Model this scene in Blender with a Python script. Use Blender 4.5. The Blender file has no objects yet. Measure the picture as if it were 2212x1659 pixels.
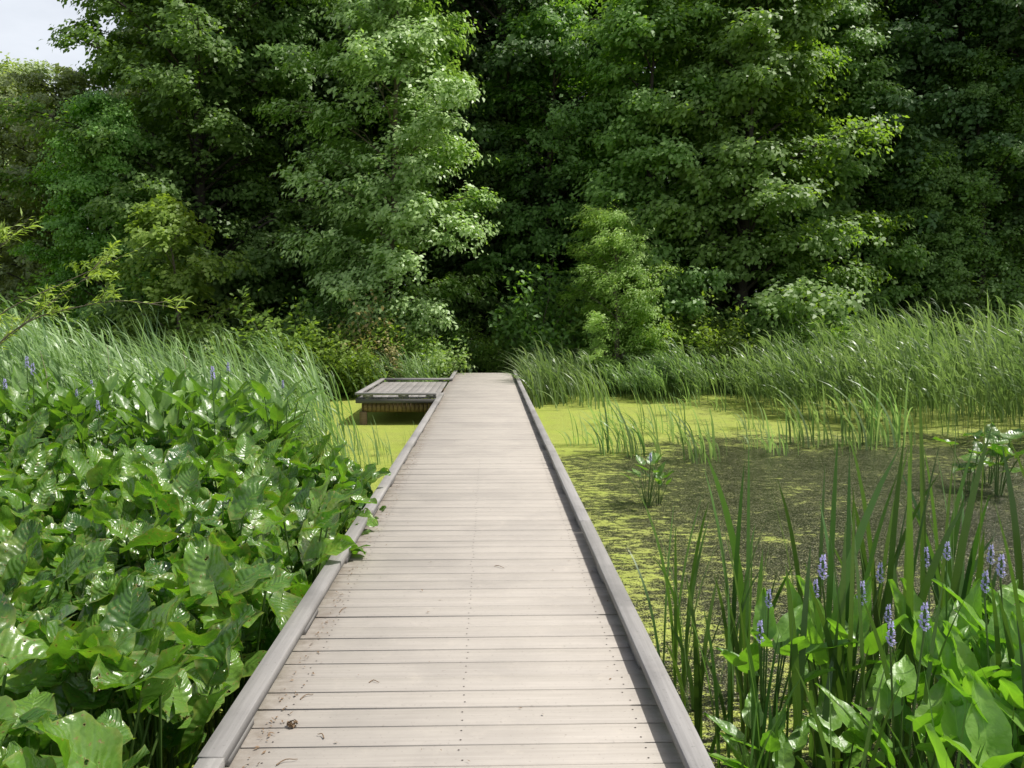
import bpy, math, random
import numpy as np
from mathutils import Vector, Matrix
rng = np.random.default_rng(7); random.seed(7)
SC = bpy.context.scene; COL = SC.collection
WZ = -0.55   # water level, deck top is z = 0

# ------------------------------------------------------------------ helpers
def mesh_np(name, V, Q, rnd=None, uv=None, midx=None, mats=(), smooth=False):
    me = bpy.data.meshes.new(name)
    V = np.asarray(V, dtype=np.float32); Q = np.asarray(Q, dtype=np.int32)
    k = Q.shape[1]; m = len(Q)
    me.vertices.add(len(V)); me.vertices.foreach_set("co", V.ravel())
    me.loops.add(m*k); me.loops.foreach_set("vertex_index", Q.ravel())
    me.polygons.add(m)
    me.polygons.foreach_set("loop_start", np.arange(0, m*k, k, dtype=np.int32))
    me.polygons.foreach_set("loop_total", np.full(m, k, dtype=np.int32))
    if midx is not None: me.polygons.foreach_set("material_index", np.asarray(midx, dtype=np.int32))
    if smooth: me.polygons.foreach_set("use_smooth", np.ones(m, dtype=bool))
    for mt in mats: me.materials.append(mt)
    me.update(calc_edges=True)
    if rnd is not None:
        a = me.attributes.new("rnd", 'FLOAT', 'FACE'); a.data.foreach_set("value", np.asarray(rnd, dtype=np.float32))
    if uv is not None:
        l = me.uv_layers.new(name="UVMap"); l.data.foreach_set("uv", np.asarray(uv, dtype=np.float32)[Q.ravel()].ravel())
    return me

class Geo:
    def __init__(s): s.V=[]; s.Q=[]; s.R=[]; s.U=[]; s.M=[]; s.n=0
    def add(s, V, Q, r=0.5, uv=None, m=0):
        V=np.asarray(V,float); Q=np.asarray(Q,int)
        if len(Q)==0: return
        s.V.append(V); s.Q.append(Q+s.n); s.n+=len(V)
        s.R.append(np.broadcast_to(np.asarray(r,float),(len(Q),)).copy())
        s.U.append(np.zeros((len(V),2)) if uv is None else np.asarray(uv,float))
        s.M.append(np.full(len(Q),m,int))
    def mesh(s,name,mats,smooth=False):
        return mesh_np(name,np.vstack(s.V),np.vstack(s.Q),np.concatenate(s.R),np.vstack(s.U),np.concatenate(s.M),mats,smooth)

def link(name, data, loc=(0,0,0), rotz=0, scale=1, parent=None, label=None, cat=None, group=None, kind=None):
    o = bpy.data.objects.new(name, data); COL.objects.link(o)
    o.location = loc; o.rotation_euler=(0,0,rotz)
    o.scale = (scale,)*3 if not hasattr(scale,'__len__') else scale
    if parent is not None: o.parent = parent
    if label: o["label"]=label
    if cat: o["category"]=cat
    if group: o["group"]=group
    if kind: o["kind"]=kind
    return o

def nrm(a): return a/np.maximum(np.linalg.norm(a,axis=-1,keepdims=True),1e-9)

def tube(P, R, sides=6):
    P=np.asarray(P,float); n=len(P); R=np.asarray(R,float)
    T=nrm(np.gradient(P,axis=0)); ref=np.array([0.13,0.97,0.2]); 
    if abs(T[0]@ref/np.linalg.norm(ref))>0.9: ref=np.array([1.,0,0.1])
    A=nrm(np.cross(T,ref)); B=np.cross(T,A)
    a=np.linspace(0,2*np.pi,sides,endpoint=False)
    V=P[:,None]+R[:,None,None]*(np.cos(a)[None,:,None]*A[:,None]+np.sin(a)[None,:,None]*B[:,None])
    i,j=np.meshgrid(np.arange(n-1),np.arange(sides),indexing='ij'); j2=(j+1)%sides
    Q=np.stack([i*sides+j,i*sides+j2,(i+1)*sides+j2,(i+1)*sides+j],-1).reshape(-1,4)
    return V.reshape(-1,3),Q

def box(x0,x1,y0,y1,z0,z1,b=0.0):
    if b<=0:
        V=[(x,y,z) for z in (z0,z1) for y in (y0,y1) for x in (x0,x1)]
        Q=[(0,2,3,1),(4,5,7,6),(0,1,5,4),(2,6,7,3),(0,4,6,2),(1,3,7,5)]
        return np.array(V),np.array(Q)
    L=[(z0,b),(z0+b,0),(z1-b,0),(z1,b)]
    V=[];
    for z,i in L: V+= [(x0+i,y0+i,z),(x1-i,y0+i,z),(x1-i,y1-i,z),(x0+i,y1-i,z)]
    Q=[(3,2,1,0),(12,13,14,15)]
    for l in range(3):
        for k in range(4): Q.append((l*4+k,l*4+(k+1)%4,(l+1)*4+(k+1)%4,(l+1)*4+k))
    return np.array(V),np.array(Q)

def leafquads(P,N,T,L,W,fold=0.12):
    N=nrm(N); T=nrm(T-N*np.sum(T*N,-1,keepdims=True)); B=np.cross(N,T)
    L=L[:,None]; W=W[:,None]
    v0=P; v1=P+T*L*0.42+B*W*0.5+N*W*fold; v2=P+T*L-N*L*0.12; v3=P+T*L*0.42-B*W*0.5+N*W*fold
    V=np.stack([v0,v3,v2,v1],1).reshape(-1,3)
    Q=np.arange(len(P)*4).reshape(-1,4)
    return V,Q

def blades(base,h,w,az,bend,nseg=6,twist=None):
    n=len(base); lean=np.stack([np.cos(az),np.sin(az),0*az],-1)
    if twist is None: twist=rng.uniform(-1.2,1.2,n)
    sa=az+np.pi/2+twist; side=np.stack([np.cos(sa),np.sin(sa),0*sa],-1)
    rows=[]
    for t in np.linspace(0,1,nseg+1):
        z=h*(t-0.42*np.minimum(bend,1.5)*t**2.6)
        p=base+lean*(h*bend*(0.12*t+0.88*t**2.2))[:,None]*0.8
        p=p+np.stack([0*z,0*z,z],-1)
        wt=w*(0.75+0.5*t)*(1-t**3)**0.8 if t<1 else w*0.03
        rows.append(p-side*np.reshape(wt*0.5,(-1,1))); rows.append(p+side*np.reshape(wt*0.5,(-1,1)))
    V=np.stack(rows,1); k=2*(nseg+1)
    q=np.array([(2*i,2*i+1,2*i+3,2*i+2) for i in range(nseg)])
    Q=(np.arange(n)[:,None,None]*k+q[None]).reshape(-1,4)
    r=np.repeat(rng.random(n),nseg)
    uv=np.zeros((n,k,2)); tt=np.repeat(np.linspace(0,1,nseg+1),2); uv[:,:,0]=tt; uv[:,1::2,1]=1
    return V.reshape(-1,3),Q,r,uv.reshape(-1,2)

# ------------------------------------------------------------------ material helpers
def new_mat(name):
    m=bpy.data.materials.new(name); m.use_nodes=True; nt=m.node_tree; nt.nodes.clear(); return m,nt
def nd(nt,t,**kw):
    n=nt.nodes.new(t)
    for k,v in kw.items(): setattr(n,k,v)
    return n
def mth(nt,op,a,b=None,c=None,clamp=False):
    n=nt.nodes.new('ShaderNodeMath'); n.operation=op; n.use_clamp=clamp
    for i,v in enumerate((a,b,c)):
        if v is None: continue
        if hasattr(v,'links'): nt.links.new(v,n.inputs[i])
        else: n.inputs[i].default_value=v
    return n.outputs[0]
def mixc(nt,f,a,b):
    n=nt.nodes.new('ShaderNodeMix'); n.data_type='RGBA'
    for s,v in ((0,f),(6,a),(7,b)):
        if hasattr(v,'links'): nt.links.new(v,n.inputs[s])
        elif isinstance(v,(int,float)): n.inputs[s].default_value=v
        else: n.inputs[s].default_value=(*v,1)
    return n.outputs[2]
def noise(nt,vec,scale,detail=4,rough=0.55):
    n=nd(nt,'ShaderNodeTexNoise'); n.inputs['Scale'].default_value=scale; n.inputs['Detail'].default_value=detail; n.inputs['Roughness'].default_value=rough
    if vec is not None: nt.links.new(vec,n.inputs['Vector'])
    return n.outputs['Fac']
def mrange(nt,v,a,b,c=0.,d=1.,smooth=False):
    n=nd(nt,'ShaderNodeMapRange'); n.clamp=True
    if smooth: n.interpolation_type='SMOOTHSTEP'
    nt.links.new(v,n.inputs[0]); n.inputs[1].default_value=a; n.inputs[2].default_value=b; n.inputs[3].default_value=c; n.inputs[4].default_value=d
    return n.outputs[0]
def mapping(nt,vec,scale):
    n=nd(nt,'ShaderNodeMapping'); nt.links.new(vec,n.inputs[0]); n.inputs['Scale'].default_value=scale; return n.outputs[0]

def leaf_mat(name,dark,light,under=None,trans=0.35,rough=0.48,spec=0.32,tcol=None,objvar=0.15):
    m,nt=new_mat(name); out=nd(nt,'ShaderNodeOutputMaterial')
    at=nd(nt,'ShaderNodeAttribute',attribute_name='rnd')
    oi=nd(nt,'ShaderNodeObjectInfo')
    c=mixc(nt,at.outputs['Fac'],dark,light)
    if under is not None:
        g=nd(nt,'ShaderNodeNewGeometry'); c=mixc(nt,g.outputs['Backfacing'],c,under)
    hs=nd(nt,'ShaderNodeHueSaturation'); nt.links.new(c,hs.inputs['Color'])
    nt.links.new(mrange(nt,oi.outputs['Random'],0,1,1-objvar,1+objvar),hs.inputs['Value'])
    nt.links.new(mrange(nt,oi.outputs['Random'],0,1,0.49,0.51),hs.inputs['Hue'])
    c=hs.outputs[0]
    p=nd(nt,'ShaderNodeBsdfPrincipled'); nt.links.new(c,p.inputs['Base Color']); p.inputs['Roughness'].default_value=rough
    p.inputs['Specular IOR Level'].default_value=spec
    t=nd(nt,'ShaderNodeBsdfTranslucent')
    mul=nt.nodes.new('ShaderNodeMix'); mul.data_type='RGBA'; mul.blend_type='MULTIPLY'; mul.inputs[0].default_value=1
    nt.links.new(c,mul.inputs[6]); mul.inputs[7].default_value=(*(tcol or (1.7,1.75,0.6)),1)
    nt.links.new(mul.outputs[2],t.inputs[0])
    ms=nd(nt,'ShaderNodeMixShader'); ms.inputs[0].default_value=trans
    nt.links.new(p.outputs[0],ms.inputs[1]); nt.links.new(t.outputs[0],ms.inputs[2]); nt.links.new(ms.outputs[0],out.inputs[0])
    return m

def bark_mat(name,c1,c2):
    m,nt=new_mat(name); out=nd(nt,'ShaderNodeOutputMaterial'); tc=nd(nt,'ShaderNodeTexCoord')
    f=noise(nt,mapping(nt,tc.outputs['Object'],(9,9,2)),2,6)
    c=mixc(nt,f,c1,c2); p=nd(nt,'ShaderNodeBsdfPrincipled'); nt.links.new(c,p.inputs['Base Color']); p.inputs['Roughness'].default_value=0.9
    b=nd(nt,'ShaderNodeBump'); b.inputs['Strength'].default_value=0.6; nt.links.new(f,b.inputs['Height']); nt.links.new(b.outputs[0],p.inputs['Normal'])
    nt.links.new(p.outputs[0],out.inputs[0]); return m

def wood_mat(name,c1,c2,c3,axis='x',dirt=0.0,spread=0.12):
    m,nt=new_mat(name); out=nd(nt,'ShaderNodeOutputMaterial'); tc=nd(nt,'ShaderNodeTexCoord'); v=tc.outputs['Object']
    at=nd(nt,'ShaderNodeAttribute',attribute_name='rnd').outputs['Fac']
    off=nd(nt,'ShaderNodeVectorMath',operation='SCALE'); cmb=nd(nt,'ShaderNodeCombineXYZ'); 
    for i in range(3): nt.links.new(at,cmb.inputs[i])
    nt.links.new(cmb.outputs[0],off.inputs[0]); off.inputs['Scale'].default_value=37
    ad=nd(nt,'ShaderNodeVectorMath',operation='ADD'); nt.links.new(v,ad.inputs[0]); nt.links.new(off.outputs[0],ad.inputs[1])
    s=(2,60,60) if axis=='x' else (60,2,60)
    g=noise(nt,mapping(nt,ad.outputs[0],s),1.0,5,0.6)
    blot=noise(nt,v,1.3,6,0.6); blot2=noise(nt,v,7,5,0.65)
    c=mixc(nt,mrange(nt,g,0.3,0.7),c1,c2)
    c=mixc(nt,mth(nt,'MULTIPLY',mrange(nt,blot,0.42,0.68,smooth=True),0.6),c,c3)
    c=mixc(nt,mth(nt,'MULTIPLY',mrange(nt,blot2,0.54,0.75,smooth=True),0.35),c,(c1[0]*1.38,c1[1]*1.36,c1[2]*1.33))
    hs=nd(nt,'ShaderNodeHueSaturation'); nt.links.new(c,hs.inputs['Color']); nt.links.new(mrange(nt,at,0,1,1-spread,1+spread),hs.inputs['Value']); c=hs.outputs[0]
    if dirt>0:
        sx=nd(nt,'ShaderNodeSeparateXYZ'); nt.links.new(v,sx.inputs[0])
        e1=mrange(nt,sx.outputs[0],-0.90,-0.76,1,0); e2=mrange(nt,sx.outputs[0],0.56,0.66,0,0.6)
        e=mth(nt,'ADD',e1,e2); dn=noise(nt,v,9,6,0.7); e=mth(nt,'MULTIPLY',e,mrange(nt,dn,0.4,0.65)); e=mth(nt,'MULTIPLY',e,dirt)
        c=mixc(nt,e,c,(0.17,0.135,0.10))
    sp=noise(nt,v,55,3,0.6); c=mixc(nt,mth(nt,'MULTIPLY',mrange(nt,sp,0.62,0.72),0.4),c,(c3[0]*0.6,c3[1]*0.58,c3[2]*0.55))
    p=nd(nt,'ShaderNodeBsdfPrincipled'); nt.links.new(c,p.inputs['Base Color']); p.inputs['Roughness'].default_value=0.7; p.inputs['Specular IOR Level'].default_value=0.3
    b=nd(nt,'ShaderNodeBump'); b.inputs['Strength'].default_value=0.35; b.inputs['Distance'].default_value=0.003; nt.links.new(g,b.inputs['Height']); nt.links.new(b.outputs[0],p.inputs['Normal'])
    nt.links.new(p.outputs[0],out.inputs[0]); return m

# ------------------------------------------------------------------ materials
M_deck=wood_mat("deck_boards",(0.340,0.312,0.275),(0.41,0.378,0.336),(0.295,0.272,0.244),'x',dirt=0.6,spread=0.05)
M_rail=wood_mat("weathered_rail",(0.24,0.231,0.220),(0.32,0.309,0.295),(0.15,0.145,0.138),'y')
M_plat=wood_mat("platform_boards",(0.22,0.208,0.195),(0.29,0.275,0.26),(0.16,0.152,0.143),'y')
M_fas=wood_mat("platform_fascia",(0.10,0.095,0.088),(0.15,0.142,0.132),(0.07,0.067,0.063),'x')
M_beam=wood_mat("treated_beam",(0.15,0.105,0.050),(0.24,0.17,0.08),(0.10,0.07,0.035),'x')
def flat(name,c,rough=0.7):
    m,nt=new_mat(name); out=nd(nt,'ShaderNodeOutputMaterial'); p=nd(nt,'ShaderNodeBsdfPrincipled'); tc=nd(nt,'ShaderNodeTexCoord')
    f=noise(nt,tc.outputs['Object'],14,4); cc=mixc(nt,f,tuple(x*0.6 for x in c),tuple(min(1,x*1.4) for x in c))
    nt.links.new(cc,p.inputs['Base Color']); p.inputs['Roughness'].default_value=rough; nt.links.new(p.outputs[0],out.inputs[0]); return m
M_screw=flat("screw_heads",(0.05,0.04,0.035)); M_dead=flat("dry_litter",(0.17,0.11,0.06)); M_straw=flat("dry_stalk",(0.35,0.29,0.2))
M_bark=bark_mat("bark",(0.03,0.025,0.02),(0.08,0.065,0.05)); M_barkl=bark_mat("bark_light",(0.09,0.075,0.05),(0.2,0.17,0.12))
M_leafA=leaf_mat("maple_leaves",(0.070,0.160,0.026),(0.21,0.35,0.07),under=(0.16,0.27,0.075),trans=0.42)
M_leafB=leaf_mat("bright_leaves",(0.100,0.225,0.033),(0.29,0.47,0.095),under=(0.21,0.35,0.10),trans=0.44)
M_leafP=leaf_mat("poplar_leaves",(0.100,0.20,0.040),(0.29,0.43,0.13),under=(0.33,0.45,0.18),trans=0.36,rough=0.42,spec=0.45)
M_leafD=leaf_mat("shade_tinted_leaves",(0.034,0.088,0.018),(0.110,0.215,0.046),under=(0.09,0.16,0.05),trans=0.35)  # darkened green: canopy shade of the deep wood put into the leaf colour
M_leafH=leaf_mat("haze_tinted_leaves",(0.18,0.25,0.095),(0.34,0.42,0.18),under=(0.30,0.37,0.18),trans=0.4)  # lightened olive: distance haze painted into the leaf colour
M_leafY=leaf_mat("willow_leaves",(0.17,0.26,0.055),(0.35,0.47,0.13),trans=0.43)
M_shrub=leaf_mat("shrub_leaves",(0.12,0.21,0.035),(0.28,0.41,0.085),trans=0.4)
M_russet=leaf_mat("russet_leaves",(0.22,0.24,0.06),(0.42,0.35,0.17),trans=0.3,tcol=(1.2,1.1,0.7))
M_reed=leaf_mat("reed_blades",(0.070,0.140,0.045),(0.31,0.42,0.185),trans=0.36,rough=0.38,spec=0.5,tcol=(1.35,1.5,0.75))
M_cat=leaf_mat("cattail_blades",(0.032,0.082,0.018),(0.090,0.175,0.040),trans=0.3,rough=0.36,spec=0.5)
M_stem=leaf_mat("green_stems",(0.07,0.14,0.03),(0.12,0.2,0.045),trans=0.1)
M_pet=leaf_mat("violet_petals",(0.44,0.41,0.74),(0.66,0.63,0.92),trans=0.35,tcol=(1.1,1.1,1.1),rough=0.7)

def broad_mat(name,c1,c2,holes,rough,freq=38,yellow=0.5,ribc=0.12,bump=0.7,ribb=1.0,edge=0.0,spec=0.7):
    m,nt=new_mat(name); out=nd(nt,'ShaderNodeOutputMaterial')
    at=nd(nt,'ShaderNodeAttribute',attribute_name='rnd').outputs['Fac']; oi=nd(nt,'ShaderNodeObjectInfo').outputs['Random']
    uv=nd(nt,'ShaderNodeUVMap'); sp=nd(nt,'ShaderNodeSeparateXYZ'); nt.links.new(uv.outputs[0],sp.inputs[0])
    U,Vv=sp.outputs[0],sp.outputs[1]; av=mth(nt,'ABSOLUTE',mth(nt,'SUBTRACT',Vv,0.5))
    tc=nd(nt,'ShaderNodeTexCoord'); ad=nd(nt,'ShaderNodeVectorMath',operation='ADD'); cm=nd(nt,'ShaderNodeCombineXYZ')
    o7=mth(nt,'MULTIPLY',oi,31.); nt.links.new(o7,cm.inputs[0]); nt.links.new(mth(nt,'MULTIPLY',at,17.),cm.inputs[1])
    nt.links.new(tc.outputs['Object'],ad.inputs[0]); nt.links.new(cm.outputs[0],ad.inputs[1]); v=ad.outputs[0]
    wob=mth(nt,'MULTIPLY',noise(nt,v,9,2),0.25)
    rib=mth(nt,'SINE',mth(nt,'MULTIPLY',mth(nt,'ADD',wob,mth(nt,'SUBTRACT',U,mth(nt,'MULTIPLY',av,0.75))),freq*2))
    rib01=mrange(nt,rib,-1,1)
    c=mixc(nt,at,c1,c2)
    c=mixc(nt,mth(nt,'MULTIPLY',mrange(nt,rib,0.6,1.0),ribc),c,(c2[0]*1.5,c2[1]*1.4,c2[2]*1.3))
    c=mixc(nt,mrange(nt,av,0.0,0.02,0.45,0),c,(c2[0]*1.7,c2[1]*1.5,c2[2]*1.6))
    big=noise(nt,v,6,4,0.6)
    c=mixc(nt,mth(nt,'MULTIPLY',mrange(nt,big,0.52,0.72,smooth=True),yellow),c,(0.30,0.38,0.06))
    fine=noise(nt,v,34,3,0.6)
    if edge>0:
        em=mth(nt,'MULTIPLY',mrange(nt,mth(nt,'ADD',av,mth(nt,'MULTIPLY',noise(nt,v,15,3),0.35)),0.60,0.70),edge)
        c=mixc(nt,em,c,(0.30,0.27,0.07))
    c=mixc(nt,mrange(nt,fine,holes-0.05,holes-0.01),c,(0.24,0.18,0.07))
    p=nd(nt,'ShaderNodeBsdfPrincipled'); nt.links.new(c,p.inputs['Base Color']); p.inputs['Specular IOR Level'].default_value=spec
    nt.links.new(mrange(nt,noise(nt,v,20,3),0.3,0.7,rough-0.08,rough+0.14),p.inputs['Roughness'])
    b=nd(nt,'ShaderNodeBump'); b.inputs['Strength'].default_value=bump; b.inputs['Distance'].default_value=0.005
    nt.links.new(mth(nt,'ADD',mth(nt,'MULTIPLY',rib01,ribb),mth(nt,'MULTIPLY',noise(nt,v,26,3),1.5)),b.inputs['Height']); nt.links.new(b.outputs[0],p.inputs['Normal'])
    t=nd(nt,'ShaderNodeBsdfTranslucent'); mul=nt.nodes.new('ShaderNodeMix'); mul.data_type='RGBA'; mul.blend_type='MULTIPLY'; mul.inputs[0].default_value=1
    nt.links.new(c,mul.inputs[6]); mul.inputs[7].default_value=(1.7,2.0,0.5,1); nt.links.new(mul.outputs[2],t.inputs[0])
    ms=nd(nt,'ShaderNodeMixShader'); ms.inputs[0].default_value=0.34; nt.links.new(p.outputs[0],ms.inputs[1]); nt.links.new(t.outputs[0],ms.inputs[2])
    tr=nd(nt,'ShaderNodeBsdfTransparent'); m2=nd(nt,'ShaderNodeMixShader'); nt.links.new(mth(nt,'GREATER_THAN',fine,holes),m2.inputs[0])
    nt.links.new(ms.outputs[0],m2.inputs[1]); nt.links.new(tr.outputs[0],m2.inputs[2]); nt.links.new(m2.outputs[0],out.inputs[0]); return m
M_broad=broad_mat("broad_marsh_leaves",(0.040,0.115,0.018),(0.140,0.265,0.042),0.67,0.27,freq=26,yellow=0.4,ribc=0.12,bump=0.65,ribb=0.8,edge=0.35,spec=0.85)
M_pick=broad_mat("pickerel_leaves",(0.10,0.22,0.032),(0.20,0.37,0.06),0.80,0.36,freq=10,yellow=0.15,ribb=0.5)
M_pickm=broad_mat("pickerel_leaves_muted",(0.065,0.145,0.028),(0.15,0.265,0.055),0.74,0.34,freq=10,yellow=0.3,ribb=0.5)

# ------------------------------------------------------------------ world, sun, camera
EL=math.radians(60)
sunv=Vector((0.88,0.14,0)).normalized()*math.cos(EL); sunv.z=math.sin(EL)
w=bpy.data.worlds.new("World"); SC.world=w; w.use_nodes=True; nt=w.node_tree; bg=nt.nodes['Background']
sky=nt.nodes.new('ShaderNodeTexSky'); sky.sky_type='NISHITA'; sky.sun_disc=False; sky.sun_elevation=EL; sky.sun_rotation=math.atan2(sunv.x,sunv.y); sky.dust_density=5; sky.air_density=1.0; sky.ozone_density=1.0
tc=nd(nt,'ShaderNodeTexCoord'); s3=nd(nt,'ShaderNodeSeparateXYZ'); nt.links.new(tc.outputs['Generated'],s3.inputs[0])
hz=mrange(nt,s3.outputs[2],0.38,0.62,0.88,0.05,smooth=True)
cl=mrange(nt,noise(nt,mapping(nt,tc.outputs['Generated'],(1,1,2.5)),3.0,6,0.6),0.35,0.65,0.75,1.0)
skc=mixc(nt,mth(nt,'MULTIPLY',hz,cl),sky.outputs[0],(8.0,8.4,9.0))
nt.links.new(skc,bg.inputs[0]); bg.inputs[1].default_value=0.12
L=bpy.data.lights.new("sun",'SUN'); L.energy=5.0; L.angle=math.radians(0.5); L.color=(1,0.97,0.91)
so=bpy.data.objects.new("sun",L); COL.objects.link(so); so.rotation_euler=sunv.to_track_quat('Z','Y').to_euler(); so.location=(10,5,30)
cam=bpy.data.cameras.new("camera"); cam.lens=29; cam.sensor_width=36; cam.clip_end=2000; cam.clip_start=0.05
co=bpy.data.objects.new("camera",cam); COL.objects.link(co); co.location=(0,0,1.57); co.rotation_euler=(math.radians(90-4.62),0,math.radians(-1.58)); SC.camera=co
SC.view_settings.view_transform='Standard'; SC.view_settings.look='None'; SC.view_settings.exposure=0

# ------------------------------------------------------------------ ground & water
def sst(x): x=np.clip(x,0,1); return x*x*(3-2*x)
def ground_h(x,y):
    ys=23.0+1.2*np.sin(x*0.25)+0.6*np.sin(x*0.9+1)
    h=-1.0+0.62*sst((y-ys+1.5)/3.5)
    h=h+0.6*sst((np.abs(x)-45)/8)+0.6*sst((-y-22)/8)
    h=np.minimum(h,-0.36)+0.35*sst((y-26)/20)+1.5*sst((y-60)/150)
    return h+0.05*np.sin(x*1.7+y*0.8)*np.cos(y*1.3-x*0.4)
ax=np.concatenate([-np.geomspace(900,62,14),np.linspace(-60,60,161),np.geomspace(62,900,14)]); X,Y=np.meshgrid(ax,ax); Z=ground_h(X,Y)
n=len(ax); i,j=np.meshgrid(np.arange(n-1),np.arange(n-1),indexing='ij')
Q=np.stack([i*n+j,i*n+j+1,(i+1)*n+j+1,(i+1)*n+j],-1).reshape(-1,4)
m,nt=new_mat("forest_floor"); out=nd(nt,'ShaderNodeOutputMaterial'); tc=nd(nt,'ShaderNodeTexCoord')
f=noise(nt,tc.outputs['Object'],0.8,8,0.6); f2=noise(nt,tc.outputs['Object'],12,5,0.6)
c=mixc(nt,mrange(nt,f,0.35,0.65),(0.035,0.028,0.016),(0.03,0.055,0.015)); c=mixc(nt,mth(nt,'MULTIPLY',f2,0.5),c,(0.07,0.055,0.03))
p=nd(nt,'ShaderNodeBsdfPrincipled'); p.inputs['Roughness'].default_value=0.95; nt.links.new(c,p.inputs['Base Color'])
b=nd(nt,'ShaderNodeBump'); b.inputs['Distance'].default_value=0.05; nt.links.new(f2,b.inputs['Height']); nt.links.new(b.outputs[0],p.inputs['Normal']); nt.links.new(p.outputs[0],out.inputs[0])
link("ground",mesh_np("ground",np.stack([X,Y,Z],-1).reshape(-1,3),Q,mats=[m],smooth=True),kind="structure")

m,nt=new_mat("duckweed_water"); out=nd(nt,'ShaderNodeOutputMaterial'); tc=nd(nt,'ShaderNodeTexCoord'); v=tc.outputs['Object']
s=nd(nt,'ShaderNodeSeparateXYZ'); nt.links.new(v,s.inputs[0]); x,y=s.outputs[0],s.outputs[1]
n1=noise(nt,mapping(nt,v,(1.0,0.8,1)),1.0,9,0.78)
n2=noise(nt,mapping(nt,v,(0.6,1.3,1)),9,6,0.8)
cov=mth(nt,'ADD',mth(nt,'MULTIPLY',mth(nt,'SUBTRACT',n1,0.5),3.0),mth(nt,'MULTIPLY',mth(nt,'SUBTRACT',n2,0.5),3.4))
left=mrange(nt,x,-0.6,0.4,2.4,-0.14)
far=mrange(nt,y,11,16.5,0,1.0,smooth=True)
edge=mrange(nt,x,0.8,2.6,0.30,0.0)
off=mrange(nt,x,1.8,4.5,0,-0.26)
for q in (left,far,edge,off): cov=mth(nt,'ADD',cov,q)
vo=nd(nt,'ShaderNodeTexVoronoi'); vo.inputs['Scale'].default_value=70; nt.links.new(v,vo.inputs['Vector'])
sc=nd(nt,'ShaderNodeSeparateColor'); nt.links.new(vo.outputs['Color'],sc.inputs[0])
n3=noise(nt,v,22,4,0.7)
bit=mth(nt,'LESS_THAN',mth(nt,'ADD',sc.outputs[0],mth(nt,'MULTIPLY',mth(nt,'SUBTRACT',n3,0.5),1.2)),mrange(nt,cov,-0.8,0.6,0.14,1.40))
gapd=mth(nt,'LESS_THAN',vo.outputs['Distance'],mrange(nt,cov,0.1,0.8,0.48,1.2))
bit=mth(nt,'MULTIPLY',bit,gapd)
wc=mixc(nt,noise(nt,v,2,5),(0.008,0.009,0.005),(0.028,0.026,0.013))
dcol=mixc(nt,sc.outputs[1],(0.26,0.31,0.05),(0.42,0.47,0.10))
dcol=mixc(nt,mrange(nt,noise(nt,v,1.6,6,0.6),0.45,0.7),dcol,(0.34,0.42,0.06))
dcol=mixc(nt,mth(nt,'MULTIPLY',mrange(nt,noise(nt,v,4,6,0.7),0.5,0.72),0.5),dcol,(0.24,0.24,0.06))
mur=mixc(nt,sc.outputs[1],(0.040,0.044,0.018),(0.17,0.175,0.07))
mur=mixc(nt,mth(nt,'MULTIPLY',mth(nt,'GREATER_THAN',sc.outputs[2],0.86),0.85),mur,(0.46,0.50,0.24))
dcol=mixc(nt,mrange(nt,cov,-0.10,0.45,1.0,0.0),dcol,mur)
wp=nd(nt,'ShaderNodeBsdfPrincipled'); nt.links.new(wc,wp.inputs['Base Color']); wp.inputs['Roughness'].default_value=0.08; wp.inputs['IOR'].default_value=1.33
wb=nd(nt,'ShaderNodeBump'); wb.inputs['Strength'].default_value=0.8; wb.inputs['Distance'].default_value=0.03
nt.links.new(noise(nt,mapping(nt,v,(1,2.0,1)),14,5,0.65),wb.inputs['Height']); nt.links.new(wb.outputs[0],wp.inputs['Normal'])
dp=nd(nt,'ShaderNodeBsdfPrincipled'); nt.links.new(dcol,dp.inputs['Base Color']); dp.inputs['Roughness'].default_value=0.45; dp.inputs['Specular IOR Level'].default_value=0.3
db=nd(nt,'ShaderNodeBump'); db.inputs['Strength'].default_value=0.8; db.inputs['Distance'].default_value=0.015; nt.links.new(mth(nt,'ADD',vo.outputs['Distance'],n3),db.inputs['Height']); nt.links.new(db.outputs[0],dp.inputs['Normal'])
ms=nd(nt,'ShaderNodeMixShader'); nt.links.new(bit,ms.inputs[0]); nt.links.new(wp.outputs[0],ms.inputs[1]); nt.links.new(dp.outputs[0],ms.inputs[2]); nt.links.new(ms.outputs[0],out.inputs[0])
link("water",mesh_np("water",[(-52,-29,WZ),(52,-29,WZ),(52,30,WZ),(-52,30,WZ)],[(0,1,2,3)],mats=[m]),kind="structure")

# ------------------------------------------------------------------ boardwalk
XL,XR=-0.90,0.66; YE=23.3
bw=link("boardwalk",None,label="long grey plank boardwalk with low side rails crossing the pond",cat="boardwalk")
g=Geo(); sg=Geo(); y=-1.6; k=0
while y<YE:
    dz=rng.uniform(-0.002,0.002); dx=rng.uniform(-0.004,0.004,2); r=rng.random()
    V,Q=box(XL-0.08+dx[0],XR+0.08+dx[1],y,y+0.138+rng.uniform(-0.001,0.001),-0.03+dz,dz,0.0012); g.add(V,Q,r)
    if y<9:
        for sx in (-0.80,-0.11,0.57):
            for sy in (0.035,0.105):
                a=np.linspace(0,2*np.pi,6,endpoint=False); cx=sx+rng.normal(0,0.006); cy=y+sy+rng.normal(0,0.003)
                V=np.stack([cx+0.0042*np.cos(a),cy+0.0042*np.sin(a),np.full(6,dz+0.0012)],-1)
                sg.add(V,[(0,1,2,3),(0,3,4,5)],0.5)
    y+=0.1462; k+=1
link("deck",g.mesh("deck",[M_deck]),parent=bw); link("screw_head",sg.mesh("screw_head",[M_screw]),parent=bw,kind="stuff")
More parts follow.
